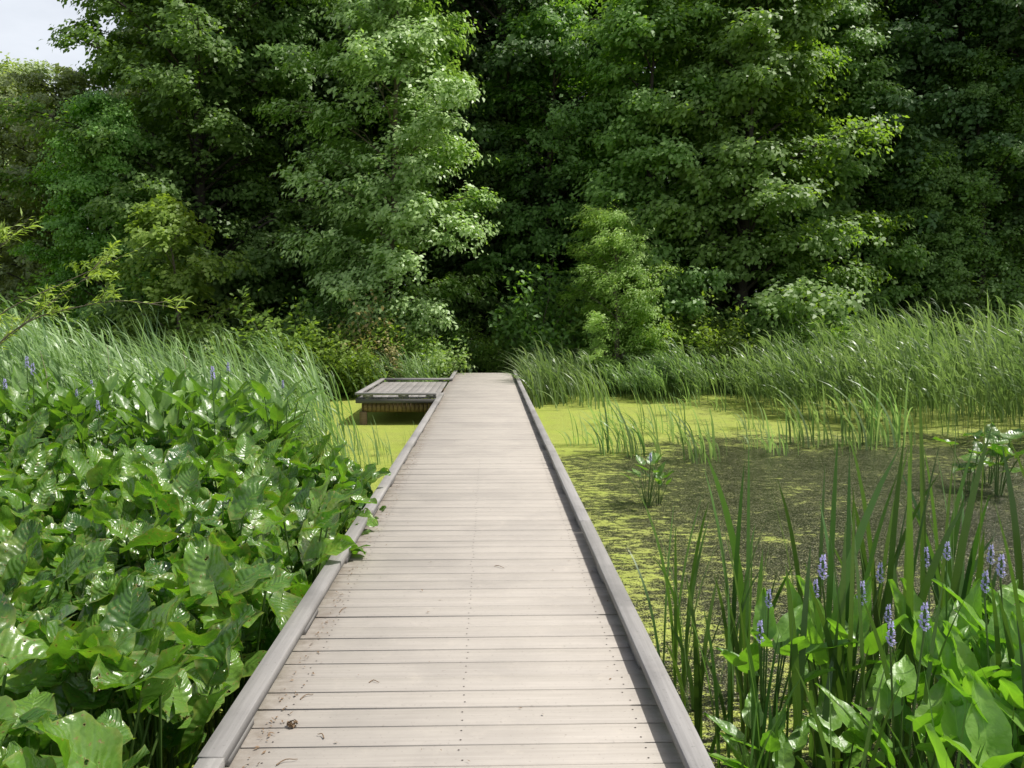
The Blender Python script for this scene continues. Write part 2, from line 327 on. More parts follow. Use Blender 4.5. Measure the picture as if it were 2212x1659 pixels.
def rail(x0,x1,ya,yb,parent,seg=3.66,mat=M_rail):
    g=Geo(); y=ya
    while y<yb-0.01:
        e=min(y+seg,yb); j=rng.uniform(-0.005,0.005)
        V,Q=box(x0+j,x1+j,y+0.004,e-0.004,0.045,0.088+rng.uniform(-.003,.003),0.002); g.add(V,Q,rng.random())
        yy=y+0.25
        while yy<e-0.1:
            V,Q=box(x0+0.012,x1-0.012,yy-0.15,yy+0.15,0.003,0.044); g.add(V,Q,rng.random()); yy+=1.2
        y=e
    return link("side_rail",g.mesh("side_rail",[mat]),parent=parent)
rail(XL-0.085,XL+0.0,-0.9,16.25,bw,3.6); rail(XL-0.085,XL+0.0,20.25,YE,bw); rail(XR-0.005,XR+0.08,-1.4,YE,bw)
for xs in (XL-0.05,XR+0.045):
    V,Q=box(xs-0.02,xs+0.02,-1.6,YE,-0.25,-0.034); g=Geo(); g.add(V,Q,rng.random()); link("side_joist",g.mesh("side_joist",[M_rail]),parent=bw)
pm=None
for yy in np.arange(0.8,YE,2.4):
    for xs in (XL-0.02,XR+0.0):
        if pm is None:
            V,Q=box(-0.06,0.06,-0.06,0.06,-1.1,-0.252,0.004); g=Geo(); g.add(V,Q,0.5); pm=g.mesh("post",[M_beam])
        link("post",pm,(xs,yy,0),parent=bw)
# platform
vp=link("viewing_platform",None,label="low square grey wooden platform on posts beside the boardwalk",cat="platform")
PX0,PX1,PY0,PY1=-2.60,XL-0.13,16.3,20.2
g=Geo(); x=PX0
while x<PX1-0.02:
    e=min(x+0.138,PX1); V,Q=box(x,e,PY0,PY1,-0.032,-0.002+rng.uniform(-.001,.001),0.003); g.add(V,Q,rng.random()); x+=0.1462
link("deck",g.mesh("platform_deck",[M_plat]),parent=vp)
def part(name,b,mat,bev=0.003,par=vp,r=0.5):
    g=Geo(); V,Q=box(*b,bev); g.add(V,Q,r); return link(name,g.mesh(name,[mat]),parent=par)
part("edge_rail",(PX0-0.05,PX1-0.02,PY0-0.04,PY0+0.06,0.04,0.085),M_rail)
part("edge_rail",(PX0-0.05,PX0+0.05,PY0+0.065,PY1-0.05,0.04,0.085),M_rail)
part("edge_rail",(PX0-0.05,PX1+0.1,PY1-0.045,PY1+0.06,0.04,0.085),M_rail)
g=Geo()
for xx in (-2.4,-1.7,-1.15): V,Q=box(xx-0.1,xx+0.1,PY0-0.02,PY0+0.05,-0.001,0.039); g.add(V,Q,0.3)
for yy in (17.2,18.2,19.2): V,Q=box(PX0-0.02,PX0+0.04,yy-0.12,yy+0.12,-0.001,0.039); g.add(V,Q,0.3)
link("spacer_block",g.mesh("spacer_block",[M_plat]),parent=vp,kind="stuff")
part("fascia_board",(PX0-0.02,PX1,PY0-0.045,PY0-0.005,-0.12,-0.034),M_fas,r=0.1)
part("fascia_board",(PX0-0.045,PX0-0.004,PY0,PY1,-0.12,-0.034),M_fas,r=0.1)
part("support_beam",(PX0+0.1,PX1-0.02,PY0+0.16,PY0+0.22,-0.32,-0.143),M_beam)
part("support_beam",(PX0+0.1,PX1-0.02,PY1-0.3,PY1-0.22,-0.32,-0.143),M_beam)
part("side_joist",(PX0+0.06,PX0+0.10,PY0+0.1,PY1-0.1,-0.32,-0.143),M_beam)
g=Geo(); x=PX0+0.11
while x<PX1-0.08: V,Q=box(x,x+0.072,PY0+0.03,PY0+0.06,-0.29,-0.125); g.add(V,Q,rng.random()); x+=0.085
link("slatted_skirt",g.mesh("slatted_skirt",[M_beam]),parent=vp)
for (a,b2) in ((PX0+0.06,PY0-0.0),(PX0+0.12,PY1-0.26),(PX1-0.25,PY0+0.5),(PX1-0.25,PY1-0.26)):
    part("post",(a-0.03 if b2==PY0 else a,a+0.11,b2-0.002,b2+0.09,-1.1,-0.125 if b2!=PY0 else -0.295),M_beam)

# deck litter
g=Geo(); N=360
px=np.where(rng.random(N)<0.85,XL+0.03+np.abs(rng.normal(0,0.04,N)),rng.uniform(XL,XR,N)); py=2.2+rng.random(N)**1.6*9
P=np.stack([px,py,np.full(N,0.006)],-1); a=rng.uniform(0,6.28,N)
V,Q=leafquads(P,np.stack([rng.normal(0,.3,N),rng.normal(0,.3,N),np.ones(N)],-1),np.stack([np.cos(a),np.sin(a),0*a],-1),rng.uniform(0.008,0.026,N),rng.uniform(0.003,0.010,N)); V[:,2]=np.maximum(V[:,2],0.003)
g.add(V,Q,rng.random(N)); link("leaf_litter",g.mesh("leaf_litter",[M_dead]),kind="stuff",label="brown dry leaf crumbs along the rail")
for (tx,ty,l,a) in ((-0.62,2.98,0.05,2.2),(-0.78,3.3,0.07,0.9),(-0.52,3.45,0.045,0.2),(0.03,5.1,0.07,-0.5),(-0.80,4.3,0.09,1.3),(-0.75,2.8,0.08,0.6)):
    t=np.linspace(0,1,6); P=np.stack([tx+np.cos(a)*l*t,ty+np.sin(a)*l*t+0.01*np.sin(t*5),0.004+0.006*np.sin(t*3)],-1)
    V,Q=tube(P,0.0025*(1-0.5*t),5); g=Geo(); g.add(V,Q); link("twig",g.mesh("twig",[M_dead]),label="small dry brown twig lying on the planks",cat="twig",group="twigs on the boardwalk")
g=Geo(); N=60; d=nrm(rng.normal(0,1,(N,3))); P=d*np.array([0.018,0.012,0.010])+np.array([0,0,0.012])
V,Q=leafquads(P,d+rng.normal(0,.3,d.shape),rng.normal(0,1,d.shape),np.full(N,0.014),np.full(N,0.010)); g.add(V,Q,rng.random(N))
link("seed_cone",g.mesh("seed_cone",[M_dead]),(-0.76,3.08,0),label="crumbled dark brown seed cone on the boards",cat="seed cone")

# ------------------------------------------------------------------ trees
def make_tree(seed,H,R,cb,shape,nl,leaf,mat,npad=5,nsub=7,nleaf=26,wind=(-0.5,0,0),padr=(0.55,1.05),lean=(0,0),bark=None,trunk_r=None,droop=0.25,wr=0.72):
    rg=np.random.default_rng(seed); tg=Geo(); cg=Geo()
    tr=trunk_r or H*0.013
    t=np.linspace(0,1,12); wob=np.cumsum(rg.normal(0,0.12,(12,2)),0)*t[:,None]
    TP=np.stack([wob[:,0]+lean[0]*t**1.5,wob[:,1]+lean[1]*t**1.5,H*0.96*t-0.1],-1)
    V,Q=tube(TP,tr*(1.25-1.15*t)*(1+0.5*np.exp(-t*25)),8); tg.add(V,Q)
    def tp(z): 
        f=np.clip(z/(H*0.96),0,1)*11; i0=int(min(f,10)); return TP[i0]+(TP[i0+1]-TP[i0])*(f-i0)
    for li in range(nl):
        u=(li+rg.random())/nl; zt=cb+(H-cb)*u
        if shape=='round': rr=R*math.sin(math.pi*(0.16+0.80*u))**0.6
        elif shape=='cone': rr=R*(1-u)**0.62*(0.75+0.25*min(1,u*6))
        else: rr=R*(0.55+0.45*math.sin(math.pi*(0.1+0.85*u)))*(1 if u<0.8 else (1-u)/0.2*0.7+0.3)
        rr*=rg.uniform(0.62,1.2); rr=max(rr,0.6)
        az=li*2.39996+rg.normal(0,0.4)
        start=tp(max(0.3,zt-rr*0.55)); d=np.array([math.cos(az),math.sin(az),0])
        end=tp(min(zt,H*0.95))+d*rr; end[2]=zt-droop*rr*0.3
        s=np.linspace(0,1,7)[:,None]; LP=start*(1-s)+end*s; LP[:,2]+=np.sin(s[:,0]*np.pi)*rr*0.14; LP+=rg.normal(0,0.05,LP.shape)*s
        V,Q=tube(LP,tr*0.34*(1.05-0.9*s[:,0])*(1.1-0.6*u),5); tg.add(V,Q)
        lr=rg.random()
        for pi in range(npad):
            f=0.30+0.75*(pi+rg.random())/npad; f6=min(f,0.999)*6; i0=int(f6); c=LP[i0]+(LP[i0+1]-LP[i0])*(f6-i0)
            pr=rg.uniform(*padr)*(1.15-0.35*f); lat=np.array([-d[1],d[0],0])
            c=c+lat*rg.normal(0,0.38)*pr*1.2+np.array([0,0,rg.normal(0,0.18)*pr])
            V,Q=tube(np.array([LP[max(0,i0-1)],(LP[max(0,i0-1)]+c)/2+[0,0,0.05],c+d*pr*0.5]),[tr*0.10,tr*0.07,tr*0.03],4); tg.add(V,Q)
            th=rg.uniform(0,2*np.pi,nsub); q=np.sqrt(rg.random(nsub))*pr
            sc=c+np.outer(q*np.cos(th)*1.15,d)+np.outer(q*np.sin(th),lat); sc[:,2]+=-droop*q*np.cos(th)*0.9-0.25*q**2/pr+rg.normal(0,0.12,nsub)
            m=nsub*nleaf; ci=np.repeat(np.arange(nsub),nleaf)
            sd=nrm(sc-c+d*0.3+np.array(wind)*0.3); s2=rg.normal(0,1,(m,1))
            sig=0.16*pr/0.8
            P=sc[ci]+sd[ci]*s2*sig*1.4+rg.normal(0,1,(m,3))*np.array([sig,sig,sig*0.65])
            Nn=nrm(P-sc[ci]+np.array([0,0,0.05]))*0.45+np.array([0,0,0.70])+d*0.48+rg.normal(0,0.33,(m,3))
            T=sd[ci]*0.7+np.array(wind)+np.array([0,0,-0.3])+rg.normal(0,0.5,(m,3))
            ll=leaf*rg.uniform(0.65,1.25,m)
            V,Q=leafquads(P,Nn,T,ll,ll*wr)
            Q=Q[:,::-1]
            cg.add(V,Q,np.clip(0.35*lr+0.3*rg.random()+0.4*rg.random(m),0,1))
    return tg.mesh("trunk",[bark or M_bark]),cg.mesh("crown",[mat])

def place_tree(tm,x,y,rz=0,s=1,name="tree",label="",cat="tree",group=None):
    z=float(ground_h(np.array(x),np.array(y)))
    e=link(name,None,(x,y,z),rz,s,label=label,cat=cat,group=group)
    link("trunk",tm[0],parent=e); link("crown",tm[1],parent=e); return e
PX=lambda px,d:(px-1057)/1782*d
G="trees along the pond shore"
T1=make_tree(1,15.5,2.9,0.9,'col',50,0.155,M_leafP,npad=5,nsub=9,nleaf=34,padr=(0.5,0.95),lean=(0.6,0),bark=M_barkl,trunk_r=0.11,wr=0.62)
place_tree(T1,PX(840,25.5),25.5,0,label="tall slender tree with pale wind-blown leaves on the shore",group=G)
T2=make_tree(2,17,5.0,0.5,'cone',68,0.175,M_leafB,npad=6,nsub=9,nleaf=32)
place_tree(T2,PX(1600,27.5),27.5,0,label="broad bright green tree with branches down to the reeds",group=G)
T3=make_tree(3,13,3.3,0.6,'round',44,0.165,M_leafB,npad=5,nsub=9,nleaf=32)
place_tree(T3,PX(1400,27.5),27.5,0.4,label="mid-height leafy green tree with low layered branches",group=G)
T4=make_tree(4,18,5.4,0.8,'round',70,0.18,M_leafA,npad=6,nsub=9,nleaf=28)
place_tree(T4,PX(455,29.5),29.5,0,0.97,label="large spreading green tree with dense crown",group=G)
place_tree(T4,PX(640,33),33,2.1,1.05,label="large spreading green tree with dense crown",group=G)
T5=make_tree(5,5.4,1.9,0.4,'round',20,0.15,M_shrub,npad=4,padr=(0.35,0.6),bark=M_barkl)
place_tree(T5,PX(395,24.5),24.5,0,label="small light green tree standing before the darker wood",group=G)
T6=make_tree(6,5.5,1.45,0.5,'col',34,0.10,M_leafY,npad=4,nleaf=44,padr=(0.3,0.5),bark=M_barkl,wr=0.35)
place_tree(T6,PX(1335,23.4),23.4,0,1.02,label="young yellow-green feathery tree behind the reeds",group=G)
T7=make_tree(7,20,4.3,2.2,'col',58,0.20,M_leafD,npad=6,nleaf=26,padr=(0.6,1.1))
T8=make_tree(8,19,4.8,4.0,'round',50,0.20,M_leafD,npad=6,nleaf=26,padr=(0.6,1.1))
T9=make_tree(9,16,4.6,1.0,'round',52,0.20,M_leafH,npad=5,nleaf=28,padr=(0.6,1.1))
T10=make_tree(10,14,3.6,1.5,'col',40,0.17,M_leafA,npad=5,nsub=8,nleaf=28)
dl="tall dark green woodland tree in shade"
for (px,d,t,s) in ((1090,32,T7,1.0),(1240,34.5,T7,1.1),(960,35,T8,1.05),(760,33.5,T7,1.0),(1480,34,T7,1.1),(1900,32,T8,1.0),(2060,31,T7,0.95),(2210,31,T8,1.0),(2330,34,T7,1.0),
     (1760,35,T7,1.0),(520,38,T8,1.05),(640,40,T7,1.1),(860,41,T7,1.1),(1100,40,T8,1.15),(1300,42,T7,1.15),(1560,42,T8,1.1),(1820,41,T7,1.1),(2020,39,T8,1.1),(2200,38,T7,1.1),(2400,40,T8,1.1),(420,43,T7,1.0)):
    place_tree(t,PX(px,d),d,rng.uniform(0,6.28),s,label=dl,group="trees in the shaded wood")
place_tree(T2,PX(1790,29.5),29.5,2.0,0.88,label="green tree with sunlit layered boughs",group=G)
place_tree(T3,PX(2010,28.8),28.8,1.0,0.62,label="green tree with sunlit layered boughs",group=G)
place_tree(T3,PX(250,27.5),27.5,2.0,0.7,label="green tree with sunlit layered boughs",group=G)
place_tree(T10,PX(1185,29.8),29.8,1.0,0.9,label="green tree with layered boughs at the wood edge",group=G)
place_tree(T10,PX(1040,31),31,3.4,0.75,label="green tree with layered boughs at the wood edge",group=G)
place_tree(T10,PX(2130,28.8),28.8,4.4,0.8,label="green tree with layered boughs at the wood edge",group=G)
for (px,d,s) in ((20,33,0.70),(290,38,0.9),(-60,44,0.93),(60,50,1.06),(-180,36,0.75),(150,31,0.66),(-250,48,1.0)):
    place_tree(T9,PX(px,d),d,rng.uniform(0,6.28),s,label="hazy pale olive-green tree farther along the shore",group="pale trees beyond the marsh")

cg=Geo(); N=60000
x=rng.uniform(-38,38,N); y=rng.uniform(36,47,N); z=rng.random(N)**1.2*9
P=np.stack([x,y,z-0.2],-1); keep=(np.sin(x*0.9+y*0.5)+np.sin(z*1.3+x*0.4)+rng.normal(0,0.6,N))>-0.6; P=P[keep]; N=len(P)
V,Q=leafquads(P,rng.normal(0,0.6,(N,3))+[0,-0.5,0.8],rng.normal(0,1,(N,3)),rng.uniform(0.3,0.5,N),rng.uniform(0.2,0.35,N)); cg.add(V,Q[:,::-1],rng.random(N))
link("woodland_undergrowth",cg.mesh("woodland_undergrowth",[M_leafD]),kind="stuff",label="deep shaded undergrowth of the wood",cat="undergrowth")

# shrubs
def make_shrub(seed,H,R,mat,leaf,nb=14,nleaf=70,narrow=0.6):
    rg=np.random.default_rng(seed); g=Geo()
    for b in range(nb):
        az=rg.uniform(0,6.28); r=R*math.sqrt(rg.random()); h=H*(1-0.45*(r/R)**2)*rg.uniform(0.6,1.15)
        t=np.linspace(0,1,7)[:,None]; e=np.array([math.cos(az)*r,math.sin(az)*r,h])
        P=e*t; P[:,:2]=e[:2]*(t**1.4); P+=rg.normal(0,0.03,P.shape)*t
        V,Q=tube(P,0.014*(1.1-t[:,0]),4); g.add(V,Q,m=1)
        m=nleaf; f=rg.uniform(0.25,1.05,m)*6; i0=np.clip(f.astype(int),0,5); c=P[i0]+(P[i0+1]-P[i0])*(f-i0)[:,None]
        c+=rg.normal(0,0.13,(m,3))*R**0.5
        ll=leaf*rg.uniform(0.7,1.3,m); V,Q=leafquads(c,rg.normal(0,0.45,(m,3))+[0,-0.25,0.75],rg.normal(0,0.7,(m,3))+[-0.4,0,-0.1],ll,ll*narrow); g.add(V,Q[:,::-1],0.3*rg.random()+0.7*rg.random(m))
    return g.mesh("shrub",[mat,M_barkl])
S1=make_shrub(21,1.9,1.1,M_shrub,0.13,28,120); S2=make_shrub(22,2.6,0.9,M_leafA,0.13,28,120); S3=make_shrub(23,2.3,0.9,M_russet,0.12,12,60); S4=make_shrub(24,1.5,1.2,M_leafP,0.13,26,110)
a1="light green leafy shrub behind the reeds"; a2="green bush under the trees"; a3="green shrub at the boardwalk end"; a4="shrub with tan and yellowish leaves"
for (px,d,me,s,lb) in ((600,22.3,S1,1.3,a1),(520,22.6,S4,1.2,"pale green shrub among reeds"),(790,22.8,S3,1.15,a4),(810,23.8,S1,1.2,a1),(765,21.8,S1,0.8,a1),(720,22,S1,0.95,a1),(655,21.8,S1,1.0,a1),(850,22.6,S3,0.75,a4),
    (880,23.6,S1,0.9,a1),(935,23,S4,0.95,a3),(990,25.5,S2,0.8,a3),(1070,25.8,S1,0.8,a3),(1035,27.5,S1,0.9,a3),
    (1160,25,S2,1.5,a2),(1240,25.6,S1,1.4,a2),(1420,24.8,S3,0.8,a4),(1400,24,S2,1,a2),(1500,24.3,S1,1.3,a2),(1320,24.6,S1,1.1,a2),
    (1560,23.4,S1,1.1,a1),(1660,25,S2,1.2,a2),(1450,23.6,S1,1.0,a1),(700,24.5,S2,1.2,a2),(330,25,S2,1.1,a2),(450,23.4,S1,1.1,a1),(190,25,S1,1.2,a1),(60,25,S2,1.2,a2),
    (1850,27,S2,1.3,a2),(2100,27.5,S2,1.4,a2),(1980,29,S1,1.2,a2),(1760,24.6,S1,1.2,a1)):
    x=PX(px,d); link("shrub",me,(x,d,max(WZ,float(ground_h(np.array(x),np.array(d))))),rng.uniform(0,6.28),s,label=lb,cat="shrub",group="shrubs along the far bank")

# ------------------------------------------------------------------ reeds
def patch(x,y):
    return np.clip(0.5+0.28*np.sin(x*1.9+1.3*np.sin(y*1.1))+0.22*np.sin(y*2.3+1.7*np.sin(x*1.3+2))+0.18*np.sin(x*4.7+y*3.1),0,1)
def reed_pts(n,test,xr,yr,cl=0.92):
    out=[]; c=0
    while c<n:
        P=np.stack([rng.uniform(*xr,n*2),rng.uniform(*yr,n*2)],-1); P=P[test(P[:,0],P[:,1])&(rng.random(len(P))<(1-cl)+cl*patch(P[:,0],P[:,1])**1.7*1.6)]; out.append(P); c+=len(P)
    return np.vstack(out)[:n]
def base3(P): z=np.maximum(ground_h(P[:,0],P[:,1]),WZ); return np.stack([P[:,0],P[:,1],z-0.03],-1)
def wind_az(n,sp=0.5): return np.pi+rng.normal(0.1,sp,n)
def reedbed(name,P,hfun,label,phrag=0.5,wd=0.030,mat=None):
    g=Geo(); n=len(P); B=base3(P); h=hfun(P[:,0],P[:,1])*rng.uniform(0.52,1.16,n)*(0.76+0.40*patch(P[:,0],P[:,1]))
    tone=np.clip(0.5+0.3*np.sin(P[:,0]*3.3+2*np.sin(P[:,1]*2.1))+0.25*np.sin(P[:,1]*4.1+P[:,0]*1.7),0,1)
    ph=rng.random(n)<np.clip(phrag+0.6*np.sin(P[:,0]*0.7+P[:,1]*0.5),0.05,0.95)
    b=B[~ph]; V,Q,r,uv=blades(b,h[~ph]*1.08,wd*rng.uniform(.6,1.6,len(b)),wind_az(len(b),0.7),rng.uniform(0.15,1.1,len(b)),6); g.add(V,Q,0.5*r+0.5*np.repeat(tone[~ph],6),uv)
    b=B[ph]; hh=h[ph]; az=wind_az(len(b),0.35); bd=rng.uniform(0.1,0.5,len(b)); tn=tone[ph]
    V,Q,r,uv=blades(b,hh,np.full(len(b),0.009),az,bd,5); g.add(V,Q,r,uv)
    lean=np.stack([np.cos(az),np.sin(az),0*az],-1)
    for k in range(5):
        t=rng.uniform(0.3,0.97,len(b)); p=b+lean*(hh*bd*(0.12*t+0.88*t**2.2)*0.8)[:,None]; p[:,2]+=hh*(t-0.42*bd*t**2.6)
        V,Q,r,uv=blades(p,rng.uniform(0.3,0.6,len(b)),wd*rng.uniform(.8,1.4,len(b)),wind_az(len(b),0.65),rng.uniform(0.5,1.5,len(b)),4); g.add(V,Q,0.5*r+0.5*np.repeat(tn,4),uv)
    return link(name,g.mesh(name,[mat or M_reed]),kind="stuff",label=label,cat="reeds")
def tl(x,y): return (x<-0.29*y+1.6+0.25*np.sin(y*2)) & (x>-0.85*y-1) & ~((y<12.3)&(x>-0.36*y)) & ((y>11.6)|(x<-5.6-0.12*(y-8)))&~((x>-3.0)&(y>15)&(y<21)) & (y<23.5+np.sin(x))
reedbed("reed_bed",reed_pts(4700,tl,(-22,-1.6),(9.0,24)),lambda x,y:1.6+0.5*sst((-x-4.5)/4),"dense green reeds bending in the wind along the pond",0.45)
reedbed("reed_bed",reed_pts(1500,lambda x,y:(x<-1.3)&(y>21.1+0.3*np.sin(x*2)),(-8,-1.3),(20.8,24.5)),lambda x,y:1.2+0*x,"shorter green reeds on the bank behind the platform",0.4)
reedbed("reed_bed",reed_pts(2000,lambda x,y:(y>21.4+1.1*np.sin(x*1.1)-0.06*(x-1))&(y<25),(1.1,12),(17.5,25)),lambda x,y:0.8+0.45*np.sin(x*0.8)**2,"green reeds lining the far bank of the pond",0.5)
reedbed("reed_bed",reed_pts(380,lambda x,y:((x-1.9)/1.05)**2+((y-20.2)/1.7)**2<1,(0.95,3.6),(17,22)),lambda x,y:1.35+0*x,"full clump of wind-bent reeds beside the boardwalk",0.5)
def trr(x,y):
    front=19.8-1.9*(x-5.0); front=np.where(x>7.9,np.maximum(13.4-0.12*(x-8.2),12.0),np.maximum(front,13.7)); front=front+0.6*np.sin(x*2.6)+0.4*np.sin(x*5.7)
    return (y>front)&(x>4.8)
reedbed("reed_bed",reed_pts(5200,trr,(4.8,20),(12,25)),lambda x,y:1.2+1.05*sst((x-6)/3.8),"tall dense green reeds bending over open water",0.5,0.034)

def clump(seed,n,h,spread,wd,bend=(0.1,0.7),azs=0.6,mat=None,nm="reed_clump"):
    global rng; old=rng; rng=np.random.default_rng(seed); a=rng.uniform(0,6.28,n); r=spread*np.sqrt(rng.random(n))
    b=np.stack([r*np.cos(a),r*np.sin(a),np.full(n,-0.05)],-1); V,Q,rr,uv=blades(b,h*rng.uniform(0.5,1.08,n),wd*rng.uniform(.7,1.3,n),wind_az(n,azs),rng.uniform(*bend,n),8); g=Geo(); g.add(V,Q,rr,uv); rng=old
    return g.mesh(nm,[mat or M_reed])
C=[clump(31,24,1.25,0.35,0.030,(0.2,1.0)),clump(32,13,0.95,0.3,0.028,(0.2,1.0)),clump(33,28,1.3,0.45,0.032,(0.2,1.0)),clump(34,9,0.8,0.3,0.020)]
GC="reed clumps standing in the pond"
for (px,by,k,s) in ((1255,965,1,.85),(1350,985,2,.85),(1390,985,0,.95),(1330,920,1,.95),(1400,930,1,1.),(1440,940,1,1.0),(1520,1000,0,.85),(1545,985,1,.9),(1650,975,1,.8),(1600,960,3,.9),(1500,885,1,.9),(1570,890,1,.9),(1310,965,1,.9),(1480,960,1,.9),
    (1700,985,1,.9),(1760,965,0,1.1),(1640,930,1,1.1),(1880,970,0,1.2),(1940,965,0,1.2),
    (700,1015,0,.95),(690,985,2,.85),(735,1020,3,1.),(650,960,2,.9),(755,980,3,.9),(800,1000,3,.9),(815,1010,3,.8),(830,985,1,.45),(880,960,3,.6),(710,900,1,.7),(640,930,2,.95),(600,935,2,1.0),(670,1000,2,.9),(850,900,3,.35),(1460,900,1,.8),(1830,985,3,.8),(780,1015,1,.6),(745,1000,1,.7),(790,970,3,.8)):
    d=2.12*1782/(by-686); link("reed_clump",C[k],(PX(px,d),d,WZ),rng.uniform(-0.5,0.5),s,label="sparse clump of green reed blades rising from duckweed",cat="reed clump",group=GC)

CT=[clump(41,9,1.68,0.10,0.038,(0.0,0.28),1.6,M_cat,"cattail_plant"),clump(42,8,1.5,0.12,0.036,(0.02,0.36),1.8,M_cat,"cattail_plant"),clump(43,10,1.78,0.14,0.040,(0.0,0.26),2.0,M_cat,"cattail_plant"),clump(44,6,1.25,0.12,0.026,(0.1,0.55),1.5,M_cat,"cattail_plant")]
for (x,y,k,s,rz) in ((1.02,4.3,3,.9,0),(1.15,4.75,3,.95,2),(1.22,3.9,1,.78,1),(1.40,4.4,0,.92,4),(1.62,3.75,0,1.0,0.5),(1.75,4.3,3,1.15,3),(1.98,3.8,0,1.06,5),(2.12,4.5,1,1.03,1.2),(2.35,4.0,2,1.05,2.2),(2.6,4.5,1,.95,.2),(1.33,3.35,1,.80,5.5),(1.05,3.55,3,.8,3.3),
    (2.85,4.9,1,.95,4.4),(1.7,3.1,3,.95,2.5),(2.15,3.2,1,.95,0.9),(3.2,4.6,0,.95,2.9),(1.0,3.9,1,.62,1.9),(2.5,3.4,2,.85,4.1),(0.98,3.0,3,.6,.3),(1.3,2.75,3,.8,2.2),(1.9,2.75,0,.72,1.3),(1.55,3.4,0,.84,2.1),(1.12,3.2,0,.6,4.6),(1.5,2.6,1,.66,0.2)):
    link("cattail_plant",CT[k],(x,y,WZ),rz,s,label="upright dark green sword-leaved cattail plant in shallow water",cat="cattail",group="cattail plants beside the boardwalk")

# ------------------------------------------------------------------ broad leaved plants
def bigleaf(g,base,dirv,up,L,W,rg,kind='broad',r=0.5,nu=12,nv=8,wave=0.05,cup=0.2,droop=0.3,m=0):
    T=dirv/np.linalg.norm(dirv); N=up-T*(up@T); N/=np.linalg.norm(N); B=np.cross(N,T)
    u=np.linspace(0,1,nu+1)[:,None]; v=np.linspace(-1,1,nv+1)[None,:]
    if kind=='broad': wd=W*0.5*np.sin(np.pi*np.clip(u,0,1)**0.58*0.985+0.02)**0.66; lob=0.42
    else: wd=W*0.5*np.sin(np.pi*np.clip(u,0,1)**0.55*0.99+0.01)**0.95; lob=0.22
    ph=rg.uniform(0,6.28,5)
    yy=L*u-lob*L*np.abs(v)**1.3*(1-u)**2.2
    xx=v*wd*(1+0.07*np.sin(u*17+ph[0])*np.abs(v)+0.05*np.sin(u*29+ph[3])*np.abs(v))
    sgn=np.where(v>0,1.0,-0.8)
    zz=cup*W*0.5*np.abs(v)**1.5*(1-0.4*u)-droop*L*u**2.2+wave*L*np.sin(u*8+ph[1]+sgn*1.3)*np.abs(v)**1.4+wave*0.6*L*np.sin(u*17+ph[2]+sgn*2)*np.abs(v)**2+wave*0.25*L*np.sin(u*12+v*6+ph[4])
    V=base+xx[...,None]*B+yy[...,None]*T+zz[...,None]*N
    i,j=np.meshgrid(np.arange(nu),np.arange(nv),indexing='ij'); k=nv+1
    Q=np.stack([i*k+j,i*k+j+1,(i+1)*k+j+1,(i+1)*k+j],-1).reshape(-1,4)
    uv=np.stack([np.broadcast_to(u,(nu+1,nv+1)),np.broadcast_to((v+1)/2,(nu+1,nv+1))],-1).reshape(-1,2)
    g.add(V.reshape(-1,3),Q,r,uv,m)
def stem(g,a,b,bulge,r0,r1,m):
    t=np.linspace(0,1,6)[:,None]; P=np.array(a)*(1-t)+np.array(b)*t; P[:,:2]-=(np.array(b)-np.array(a))[None,:2]*bulge*np.sin(t*np.pi)
    V,Q=tube(P,r0+(r1-r0)*t[:,0],5); g.add(V,Q,0.4,m=m)
def broad_plant(seed,n=14,low=0):
    rg=np.random.default_rng(seed); g=Geo()
    for k in range(n):
        az=k*2.4+rg.normal(0,.4); r=rg.uniform(0.03,0.30); h=rg.uniform(0.26,0.72)*(1.05-0.5*r)
        tip=np.array([math.cos(az)*r,math.sin(az)*r,h]); stem(g,(0.03*math.cos(az),0.03*math.sin(az),-0.1),tip,0.2,0.008,0.005,1)
        pit=rg.uniform(-0.25,1.3); a2=az+rg.normal(0,.8)
        d=np.array([math.cos(a2)*math.cos(pit),math.sin(a2)*math.cos(pit),math.sin(pit)])
        up=np.array([-math.cos(a2)*math.sin(pit),-math.sin(a2)*math.sin(pit),math.cos(pit)])+rg.normal(0,.35,3)
        Ls=rg.uniform(0.15,0.255); bigleaf(g,tip,d,up,Ls,Ls*rg.uniform(0.75,1.0),rg,'broad',rg.random(),wave=rg.uniform(0.05,0.12),cup=rg.uniform(0.0,0.6),droop=rg.uniform(-0.05,0.35))
    return g.mesh("broadleaf_plant",[M_broad,M_stem],True)
BP=[broad_plant(60+k) for k in range(10)]; BS=[broad_plant(75+k,6) for k in range(2)]
pts=[]; tries=0
while len(pts)<285 and tries<40000:
    tries+=1; y=rng.uniform(1.5,10.2); lim=-1.28+0.18*math.exp(-((y-5.8)/1.4)**2) if y<7.2 else -1.22-(y-7.2)*0.7
    x=rng.uniform(-0.75*y-0.35,lim)
    if x>lim: continue
    if all((x-a)**2+(y-b)**2>0.24**2 for a,b in pts): pts.append((x,y))
LB="marsh plant with large glossy insect-eaten heart-shaped leaves"; GB="broad-leaved marsh plants beside the boardwalk"
for (x,y) in pts:
    s=rng.uniform(0.85,1.18)
    link("broadleaf_plant",BP[rng.integers(10)],(x,y,WZ),rng.uniform(0,6.28),(s,s,s*rng.uniform(0.92,1.22)),label=LB,cat="marsh plant",group=GB)
for (px,by,s) in ((2125,1070,0.9),(2190,1080,1.05),(2165,1055,1.0)):
    d=2.12*1782/(by-686); link("broadleaf_plant",BS[rng.integers(2)],(PX(px,d),d,WZ),rng.uniform(0,6),(s*1.15,s*1.15,s),label="broad-leaved marsh plant with yellowing leaves alone in open water",cat="marsh plant",group=GB)

